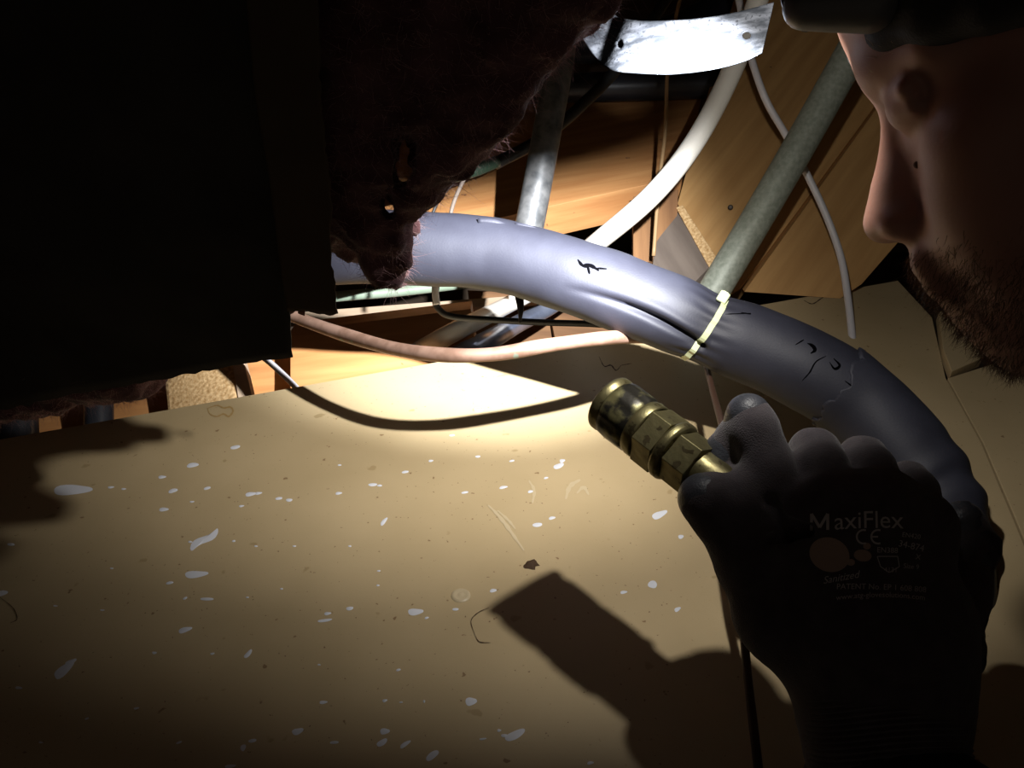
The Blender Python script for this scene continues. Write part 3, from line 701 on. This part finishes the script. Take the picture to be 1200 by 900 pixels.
for s in (-1, 1):
    fd.cap((.076,s*.022,.020),(.060,s*.048,.014),.011,k=.012)
    fd.ell((.052,s*.042,-.030),(.026,.022,.022),.018)
    fd.ell((.055,s*.032,-.062),(.034,.027,.032),.02)
    fd.cap((.062,s*.018,-.122),(-.010,s*.056,-.085),.018,.018,k=.02); fd.ell((.03,s*.034,-.085),(.05,.03,.04),.02)
    fd.cap((-.008,s*.056,-.068),(-.012,s*.062,-.02),.016,.014,k=.02)
    fd.ell((.098,s*.031,-.001),(.012,.016,.008),.012,'s')
    fd.ell((.0755,s*.029,-.003),(.0125,.0160,.0125),.006)
    fd.cap((.080,s*.020,-.0075),(.076,s*.044,-.006),.0035,k=.004)
    fd.cap((.081,s*.020,.004),(.076,s*.046,.003),.0045,k=.004)
    # ear
    fd.ell((-.012,s*.079,-.008),(.018,.008,.030),.006); fd.ell((-.010,s*.087,-.004),(.010,.006,.018),.004,'s')
    fd.ell((.101,s*.0125,-.049),(.0105,.0085,.0085),.004)
fd.cap((.0815,0,.004),(.1045,0,-.040),.0062,.0085,k=.010); fd.cap((.100,0,-.034),(.1085,0,-.046),.0085,.0102,k=.006)
fd.ell((.092,0,-.038),(.013,.013,.018),.008)
for s in (-1, 1): fd.ell((.103,s*.0062,-.058),(.005,.0032,.0045),.002,'s')
fd.ell((.086,0,-.074),(.018,.027,.022),.014)
fd.cap((.099,-.018,-.073),(.099,.018,-.073),.0055,k=.007); fd.cap((.097,-.017,-.084),(.097,.017,-.084),.006,k=.007)
fd.cap((.108,-.019,-.0785),(.108,.019,-.0785),.0022,k=.003,op='s')
fd.ell((.068,0,-.124),(.021,.024,.019),.018); fd.ell((.074,0,-.102),(.024,.028,.022),.015)
fd.cap((-.02,0,-.06),(-.055,.0,-.20),.058,.060,k=.03)
sh = toH(P(1500,1150,.20)); ne = np.array((-.055,0,-.19))
el = toH(elbow); wr = toH(wrist)
V1, Q1 = fd.mesh()
person = thing('person', Vector((1.0, .1, 0)), 'person in profile at the right edge, black cap, short beard, gloved hand reaching forward', 'person')
V1w = V1@np.array(Mh_)[:3, :3].T+np.array(Mh_)[:3, 3]
# neck, shoulder and arm continue the same body in world space
W_ = P(1045,930,.414); EL = W_+Vector((.12,-.235,.045)); SHL = Vector((.46,.0,.27)); C7 = horig+Vector((.13,-.03,-.075))
SHR = Vector((.56,.30,.20)); HIP = Vector((1.02,.10,.12))
def bodyfield(e, lo, hi, h, parts):
    f = Field(lo, hi, h)
    if 'neck' in parts: f.cap(H3_(-.02,0,-.05), C7, .052+e, .058+e, k=.03)
    if 'trunk' in parts:
        f.cap(C7+Vector((.03,0,-.03)), HIP, .095+e, .10+e, k=.05); f.cap(SHL, SHR, .055+e, .055+e, k=.05)
        f.cap(HIP+Vector((-.06,-.10,0)), HIP+Vector((-.06,.10,0)), .085+e, .085+e, k=.06)
        f.cap(SHL, EL, .052+e, .042+e, k=.03); f.cap(EL, W_, .040+e, .028+e, k=.02)
        RE = SHR+Vector((.24,.10,-.10)); RW = RE+Vector((.24,-.03,-.03)); f.cap(SHR, RE, .050+e, .040+e, k=.03); f.cap(RE, RW, .038+e, .027+e, k=.02)
        f.cap(RW, RW+Vector((.08,0,-.01)), .026+e, .022+e, k=.02)
    if 'legs' in parts:
        for q in (-1, 1):
            a = HIP+Vector((0,q*.09,-.01)); b = a+Vector((.42,q*.05,-.025)); c = b+Vector((.40,0,-.02))
            f.cap(a, b, .078+e, .055+e, k=.03); f.cap(b, c, .052+e, .036+e, k=.02); f.cap(c, c+Vector((.08,0,-.02)), .034+e, .028+e, k=.02)
    return f
def H3_(x, y, z): return Mh_@Vector((x, y, z))
bf = bodyfield(0, (.15,-.15,-.02), (2.1,.6,.5), .011, ('neck', 'trunk', 'legs'))
bf.cap(W_, P(1030,790,.43), .026, .030, k=.02)
Vb, Qb = bf.mesh(); Q1n = np.concatenate([Q1, Qb+len(V1w)]); V1n = np.concatenate([V1w, Vb])
npobj('body', V1n, Q1n, skin_m, person, M=Mh_)
jf = bodyfield(.010, (.10,-.2,-.02), (1.5,.65,.5), .011, ('trunk',)); jf.noise(.003, 18, 6, 2)
Vj, Qj = jf.mesh(); npobj('jacket', Vj, Qj, jacket_m, person, label='dark jacket')
tf = bodyfield(.009, (.9,-.3,-.02), (2.15,.65,.5), .012, ('legs',)); Vt, Qt = tf.mesh(); npobj('trousers', Vt, Qt, jacket_m, person)
hbv = BVHTree.FromPolygons([tuple(v) for v in V1w], [tuple(int(i) for i in q) for q in Q1])
def H3(x, y, z): return Mh_@Vector((x, y, z))
def strands(name, n, pick, L0, L1, dirf, m, wid, parent, curl=.3, **kw):
    VV = []; FF = []; cnt = 0; tr = 0
    while cnt < n and tr < n*40:
        tr += 1; k = int(rng.integers(len(V1))); p = V1[k]
        if random.random() > pick(p): continue
        pw = Mh_@Vector(p+rng.normal(size=3)*.0008)
        dr = (Mh_.to_3x3()@Vector(dirf(p))).normalized()+Vector(rng.normal(size=3))*curl; dr.normalize()
        L = random.uniform(L0, L1); sd = dr.orthogonal().normalized(); sd.rotate(Matrix.Rotation(random.uniform(0, 6), 3, dr)); sd *= wid; b_ = len(VV); cu = Vector(rng.normal(size=3))*.25
        for s in range(4):
            q = pw+dr*(L*s/3)+cu*L*(s/3)**2; ww = sd*(1-s/3.6); VV += [q-ww, q+ww]
        for s in range(3): a = b_+2*s; FF.append((a, a+1, a+3, a+2))
        cnt += 1
    obj(name, VV, FF, m, parent, kind='stuff', **kw)
def beardmask(p):
    x, y, z = p
    if z > -.060 or z < -.14 or x < -.03: return 0
    e = (-.062-z)/.02
    if x < .075: e = (-.075-z-(.075-x)*-.25)/.02
    return max(0, min(1, e))
strands('beard', 14000, beardmask, .003, .008, lambda p: (p[0]*.4+.02, p[1]*.9, -.06), beard_m, .00016, person, label='short brown beard')
strands('eyebrow', 260, lambda p: float(.066 < p[0] and abs(abs(p[1])-.034) < .018 and abs(p[2]-.021) < .005 and p[1] > 0), .004, .008, lambda p: (.5, .8, .35), hair_m, .00014, person, label='fair eyebrow')
strands('eyelashes', 70, lambda p: float(.07 < p[0] and abs(p[1]-.031) < .013 and abs(p[2]+.001) < .0022), .005, .008, lambda p: (1, .1, -.25), hair_m, .00012, person)
# mole on the cheek beside the nose
h = on_bvh(hbv, 1075, 193, .0)
if h:
    fdm = lathe([(-.001,.0018),(.0006,.0014),(.001,.0006),(.0011,.0001)], h, CAM-h, 12); obj('mole', *fdm, mat('mole', (.12,.05,.03), rough=.6), person)
# cap: dome and short band, worn low
cf = Field((-.14,-.11,-.05), (.16,.11,.16), .0022)
cf.ell((-.008,0,.032),(.100,.087,.106),.004)
rim_z = lambda x: max(-.022, .033+(x-.088)*.50)
X_ = (cf.lo[0]+np.arange(cf.n[0])*cf.h)[:, None, None]; Z_ = (cf.lo[2]+np.arange(cf.n[2])*cf.h)[None, None, :]
cf.F = np.maximum(cf.F, (np.maximum(-.022, .033+(X_-.088)*.50)-Z_)*.9).astype(np.float32)
for q in range(24):
    a = 2*math.pi*q/24; a2 = 2*math.pi*(q+1)/24
    cf.cap((-.006+.087*math.cos(a),.080*math.sin(a),rim_z(-.006+.087*math.cos(a))+.004),(-.006+.087*math.cos(a2),.080*math.sin(a2),rim_z(-.006+.087*math.cos(a2))+.004),.0095,k=.006)
cf.noise(.0006, 70, 5, 2)
V2, Q2 = cf.mesh(); keep = None
V2 = V2@np.array(Mh_)[:3, :3].T+np.array(Mh_)[:3, 3]
npobj('cap', V2, Q2, cap_m, person, M=Mh_, label='black knitted cap')

# headlamp on the cap
ldir = (P(560,330,.75)-LAMP).normalized()
hl_ = thing('headlamp', P(930,10,.36), 'dark headlamp on the cap brim shining into the cavity', 'lamp')
bk = P(925,4,.350)
axl = (LAMP-ldir*0-bk).normalized(); axl = (ldir*.6+(RT*-.8)*.25+UP*-.05).normalized()
o_ = LAMP-axl*.006
V, Fa = lathe([(-.020,.0001),(-.020,.008),(-.017,.0105),(-.004,.0115),(.002,.012),(.003,.0108),(.0005,.0098)], o_+UP*.006-RT*-.003, axl, 28); obj('bezel', V, Fa, plastic_blk, hl_, label='black round lamp head')
V, Fa = lathe([(.0005,.0098),(.0008,.0001)], o_+UP*.006-RT*-.003, axl, 24); obj('lens', V, Fa, lens_m, hl_)
hb = Field((-.05,-.03,-.03),(.06,.04,.04), .0016)
hb.cap((-.004,0,.004),(.022,0,-.001),.0095,.013,k=.01); hb.noise(.0002, 100, 2, 2)
V3, Q3 = hb.mesh(); Mb = frame(RT, FW, P(958,4,.362)); V3 = V3@np.array(Mb)[:3, :3].T+np.array(Mb)[:3, 3]
npobj('housing', V3, Q3, plastic_gry, hl_, label='grey lamp housing')
bandp = [H3(-.006+.102*math.cos(a), .088*math.sin(a), .066) for a in [2*math.pi*k/60 for k in range(61)]]
V = []; Fa = []
for p in bandp: V += [p-hu*.010, p+hu*.010]
for i in range(60): Fa.append((2*i, 2*i+1, 2*i+3, 2*i+2))
mods(obj('headband', V, Fa, plastic_blk, hl_, label='elastic head strap'), solid=.0014)

# ------------------------------------------------------------------ gloved hand
G = lambda px, py, d: np.array(P(px, py, d))
allp = []
def gbox(pts, m): a = np.array(pts); return a.min(0)-m, a.max(0)+m
corners = [G(x, y, d) for x in (780, 1190) for y in (450, 900) for d in (.38, .56)]
lo, hi = gbox(corners, .0); gf = Field(lo, hi, .0014)
def chain(pts, k=.007, field=None):
    for (a, ra), (b, rb) in zip(pts, pts[1:]): (field or gf).cap(G(*a), G(*b), ra, rb, k=k)
# back of the hand: four metacarpals fanning to the knuckles
MC = [((1000,800,.430),.020),((1030,800,.428),.021),((1055,800,.430),.020),((1080,800,.435),.018)]
KN = [((926,618,.436),.0185),((978,600,.428),.0175),((1032,596,.430),.0170),((1078,618,.440),.0160)]
for a, b in zip(MC, KN): gf.cap(G(*a[0]), G(*b[0]), a[1], b[1], k=.020)
gf.cap(G(1035,880,.424), G(1032,760,.428), .030, .032, k=.02); gf.cap(G(1000,880,.428), G(990,740,.432), .022, .026, k=.02); gf.cap(G(1070,880,.428), G(1075,740,.434), .022, .026, k=.02)
for a, b in zip(KN, KN[1:]): gf.cap(G(*a[0]), G(*b[0]), .015, .015, k=.014)
gf.cap(G(950,700,.450), G(1080,720,.452), .022, .020, k=.02)
# fingers: each proximal segment rises from its knuckle, then folds down behind
chain([((922,625,.438),.0160),((905,560,.442),.0140),((884,505,.449),.0125),((866,512,.458),.0110),((849,530,.460),.0095),((842,552,.458),.0090)], .005)
gf.cap(G(882,500,.450), G(878,488,.453), .0122, .0118, k=.004)
chain([((975,605,.432),.0155),((962,548,.442),.0135),((955,532,.456),.0132),((930,560,.490),.0122),((890,590,.506),.0110)], .0045)
chain([((1030,600,.434),.0152),((1018,552,.446),.0132),((1010,540,.460),.0130),((985,575,.492),.0122),((940,615,.512),.0110)], .0045)
chain([((1076,618,.442),.0145),((1072,578,.452),.0120),((1064,568,.464),.0118),((1035,600,.490),.0112),((985,640,.510),.0100)], .0045)
gf.cap(G(866,586,.444), G(905,625,.438), .0165, .019, k=.010)
# thumb: from the wrist side along the left edge to the coupling
chain([((975,790,.440),.021),((915,725,.444),.0215),((882,655,.444),.0185),((856,615,.441),.0150),((832,590,.441),.0130),((824,584,.442),.0122)], .010)
# heel of the palm on the far side
chain([((1095,780,.448),.020),((1128,690,.462),.0135),((1140,640,.470),.0118),((1128,612,.474),.0115)], .008)
# fold lines between fingers and across the palm
gf.cap(G(905,590,.425), G(935,640,.422), .004, .002, k=.006, op='s')
gf.cap(G(1098,655,.432), G(1128,690,.440), .0045, .002, k=.006, op='s')
for (x0, y0, x1, y1) in ((900,608,945,618),(905,632,955,622),(985,575,1015,600)):
    gf.cap(G(x0,y0,.4215), G(x1,y1,.4165), .0028, .0022, k=.005, op='s')
gf.noise(.0005, 75, 11, 3)
V4, Q4 = gf.mesh()
glove = npobj('work_glove', V4, Q4, glove_m, person, label='dark charcoal knit work glove with printed back')
gbv = BVHTree.FromPolygons([tuple(v) for v in V4], [tuple(int(i) for i in q) for q in Q4])
# nitrile coating over finger tips and palm edge: slightly proud copies of those ends
nf = Field(lo, hi, .0014)
nf.cap(G(884,504,.4505), G(877,487,.4530), .0126, .0122, k=.004); nf.cap(G(866,512,.458), G(849,530,.460), .0114, .0099, k=.006); nf.cap(G(849,530,.460), G(842,552,.458), .0099, .0094, k=.006)
V5, Q5 = nf.mesh(); npobj('fingertip_coating', V5, Q5, nitrile_m, glove, label='blue black coated fingertip')
nf = Field(lo, hi, .0014)
for (a, ra), (b, rb) in zip([((862,624,.4412),.0160),((832,590,.441),.0135),((823,583,.442),.0127)], [((832,590,.441),.0135),((823,583,.442),.0127)]): nf.cap(G(*a), G(*b), ra, rb, k=.006)
V5, Q5 = nf.mesh(); npobj('thumb_coating', V5, Q5, nitrile_m, glove, label='black coated thumb')
nf = Field(lo, hi, .0014)
nf.cap(G(1126,700,.462), G(1141,640,.470), .0140, .0123, k=.006); nf.cap(G(1141,640,.470), G(1128,611,.474), .0123, .0119, k=.006); nf.cap(G(1124,706,.462), G(1110,760,.455), .0140, .0190, k=.006)
nf.noise(.0008, 140, 4, 3)
V5, Q5 = nf.mesh(); npobj('palm_coating', V5, Q5, nitrile_m, glove, label='shiny black coated palm edge')
# ribbed cuff
ca, cb = P(1022,752,.430), P(1042,892,.418); ax = (cb-ca).normalized(); uu = (RT-ax*RT.dot(ax)).normalized(); vv = ax.cross(uu)
V = []; Fa = []; sg = 72; nr = 150; Lc = (cb-ca).length
for i in range(nr+1):
    t = i/nr; w_ = .0415-.002*math.sin(t*math.pi*.8); dp = .031
    rb = .0006*math.sin(t*2*math.pi*21)
    if t > .93: rb = .0022*math.sin((t-.93)/.07*math.pi)
    if t < .15: w_ -= (.15-t)*.03; dp -= (.15-t)*.03
    for j in range(sg):
        a = 2*math.pi*j/sg
        q = ca+ax*(Lc*t)+uu*math.cos(a)*(w_+rb)+vv*math.sin(a)*(dp+rb)
        V.append(q+ax*(.006*math.cos(a)**2))
for i in range(nr):
    for j in range(sg): k = (j+1) % sg; Fa.append((i*sg+j, i*sg+k, (i+1)*sg+k, (i+1)*sg+j))
obj('cuff', V, Fa, glove_m, glove, label='ribbed knit cuff')

# ---- printing on the glove's back
def print_text(s, px, py, size, ang, m, shear=0, arch=0, bold=0):
    cu = bpy.data.curves.new('txt', 'FONT'); cu.body = s; cu.size = 1; cu.align_x = 'CENTER'; cu.align_y = 'CENTER'; cu.offset = bold; cu.resolution_u = 3; cu.shear = shear
    t = bpy.data.objects.new('txt', cu); S.collection.objects.link(t)
    dg = bpy.context.evaluated_depsgraph_get(); dg.update(); me = bpy.data.meshes.new_from_object(t.evaluated_get(dg))
    bm = bmesh.new(); bm.from_mesh(me); bmesh.ops.triangulate(bm, faces=bm.faces)
    for _ in range(2):
        bmesh.ops.subdivide_edges(bm, edges=[e for e in bm.edges if e.calc_length()*size > 4], cuts=1)
        bmesh.ops.triangulate(bm, faces=bm.faces)
    ca_, sa = math.cos(math.radians(ang)), math.sin(math.radians(ang)); ok = True; V = []
    for v in bm.verts:
        x = v.co.x*size; y = -v.co.y*size+arch*(x/60)**2
        h = on_bvh(gbv, px+x*ca_-y*sa, py+x*sa+y*ca_, .0004)
        V.append(h if h else P(px+x, py+y, .42))
    bm.verts.index_update(); Fa = [[v.index for v in f.verts] for f in bm.faces]; bm.free()
    bpy.data.objects.remove(t)
    return obj('print', V, Fa, m, glove, smooth=False)
def disc(px, py, rx, ry, m, ang=0, name='print'):
    V = []; Fa = []; n = 28; rings = 4; an = math.radians(ang)
    for r in range(rings+1):
        for j in range(n):
            a = 2*math.pi*j/n; x = rx*r/rings*math.cos(a); y = ry*r/rings*math.sin(a)
            h = on_bvh(gbv, px+x*math.cos(an)-y*math.sin(an), py+x*math.sin(an)+y*math.cos(an), .0004); V.append(h if h else P(px+x, py+y, .42))
    for r in range(rings):
        for j in range(n): k = (j+1) % n; Fa.append((r*n+j, r*n+k, (r+1)*n+k, (r+1)*n+j))
    return obj(name, V, Fa, m, glove, smooth=False)
def stroke(pts, hw):
    V = []; n = len(pts)
    for i, (x, y) in enumerate(pts):
        a = pts[max(0, i-1)]; b = pts[min(n-1, i+1)]; L_ = math.hypot(b[0]-a[0], b[1]-a[1]); nx, ny = -(b[1]-a[1])/L_*hw, (b[0]-a[0])/L_*hw
        for sgn in (-1, 1):
            h = on_bvh(gbv, x+nx*sgn, y+ny*sgn, .0004); V.append(h if h else P(x, y, .42))
    obj('print', V, [(2*q, 2*q+1, 2*q+3, 2*q+2) for q in range(n-1)], print_m, glove, smooth=False)
def seg_(a, b, n=4): return [(a[0]+(b[0]-a[0])*q/n, a[1]+(b[1]-a[1])*q/n) for q in range(n+1)]
print_text('axiFlex', 1018, 610, 29, -1, print_m, arch=3)
for a, b in (((951,622),(951,602)),((951,602),(960.5,618)),((960.5,618),(970,602)),((970,602),(970,621))): stroke(seg_(a, b), 1.7)
arc = lambda cx, cy, r_, a0, a1: [(cx+r_*math.cos(math.radians(a0+(a1-a0)*q/12)), cy-r_*math.sin(math.radians(a0+(a1-a0)*q/12))) for q in range(13)]
stroke(arc(1012,629,8,70,290), 1.1); stroke(arc(1029,629,8,70,290), 1.1); stroke(seg_((1021,629),(1029,629)), 1.0)
disc(972, 650, 24, 20, logo_m, 20); disc(1011, 651, 10.5, 7, logo_m, 8); disc(997, 659, 5, 4, logo_m); disc(1016, 640, 4.5, 4, logo_m)
print_text('Sanitized', 985, 677, 12, -10, print_m, shear=.4)
print_text('PATENT No. EP 1 608 808', 1033, 688, 9.5, 2, print_m, arch=2)
print_text('www.atg-glovesolutions.com', 1032, 697, 9, 0, print_m, arch=5)
print_text('EN388', 1040, 645, 9, 2, print_m); print_text('34-874', 1068, 640, 11, 12, print_m); print_text('EN420', 1068, 628, 8, 8, print_m); print_text('4131', 1044, 668, 8, 2, print_m); print_text('X', 1076, 653, 9, 10, print_m); print_text('Size 9', 1068, 664, 8, 5, print_m)
for x0, y0, x1, y1 in ((1028,652,1032,664),(1052,652,1054,664),(1028,652,1052,652),(1032,664,1042,671),(1054,664,1042,671)):
    V = []; 
    for q in range(5):
        x = x0+(x1-x0)*q/4; y = y0+(y1-y0)*q/4; L_ = math.hypot(x1-x0, y1-y0); nx, ny = -(y1-y0)/L_*.5, (x1-x0)/L_*.5
        for sgn in (-1, 1):
            h = on_bvh(gbv, x+nx*sgn, y+ny*sgn, .0004); V.append(h if h else P(x, y, .42))
    obj('print', V, [(2*q, 2*q+1, 2*q+3, 2*q+2) for q in range(4)], print_m, glove, smooth=False)
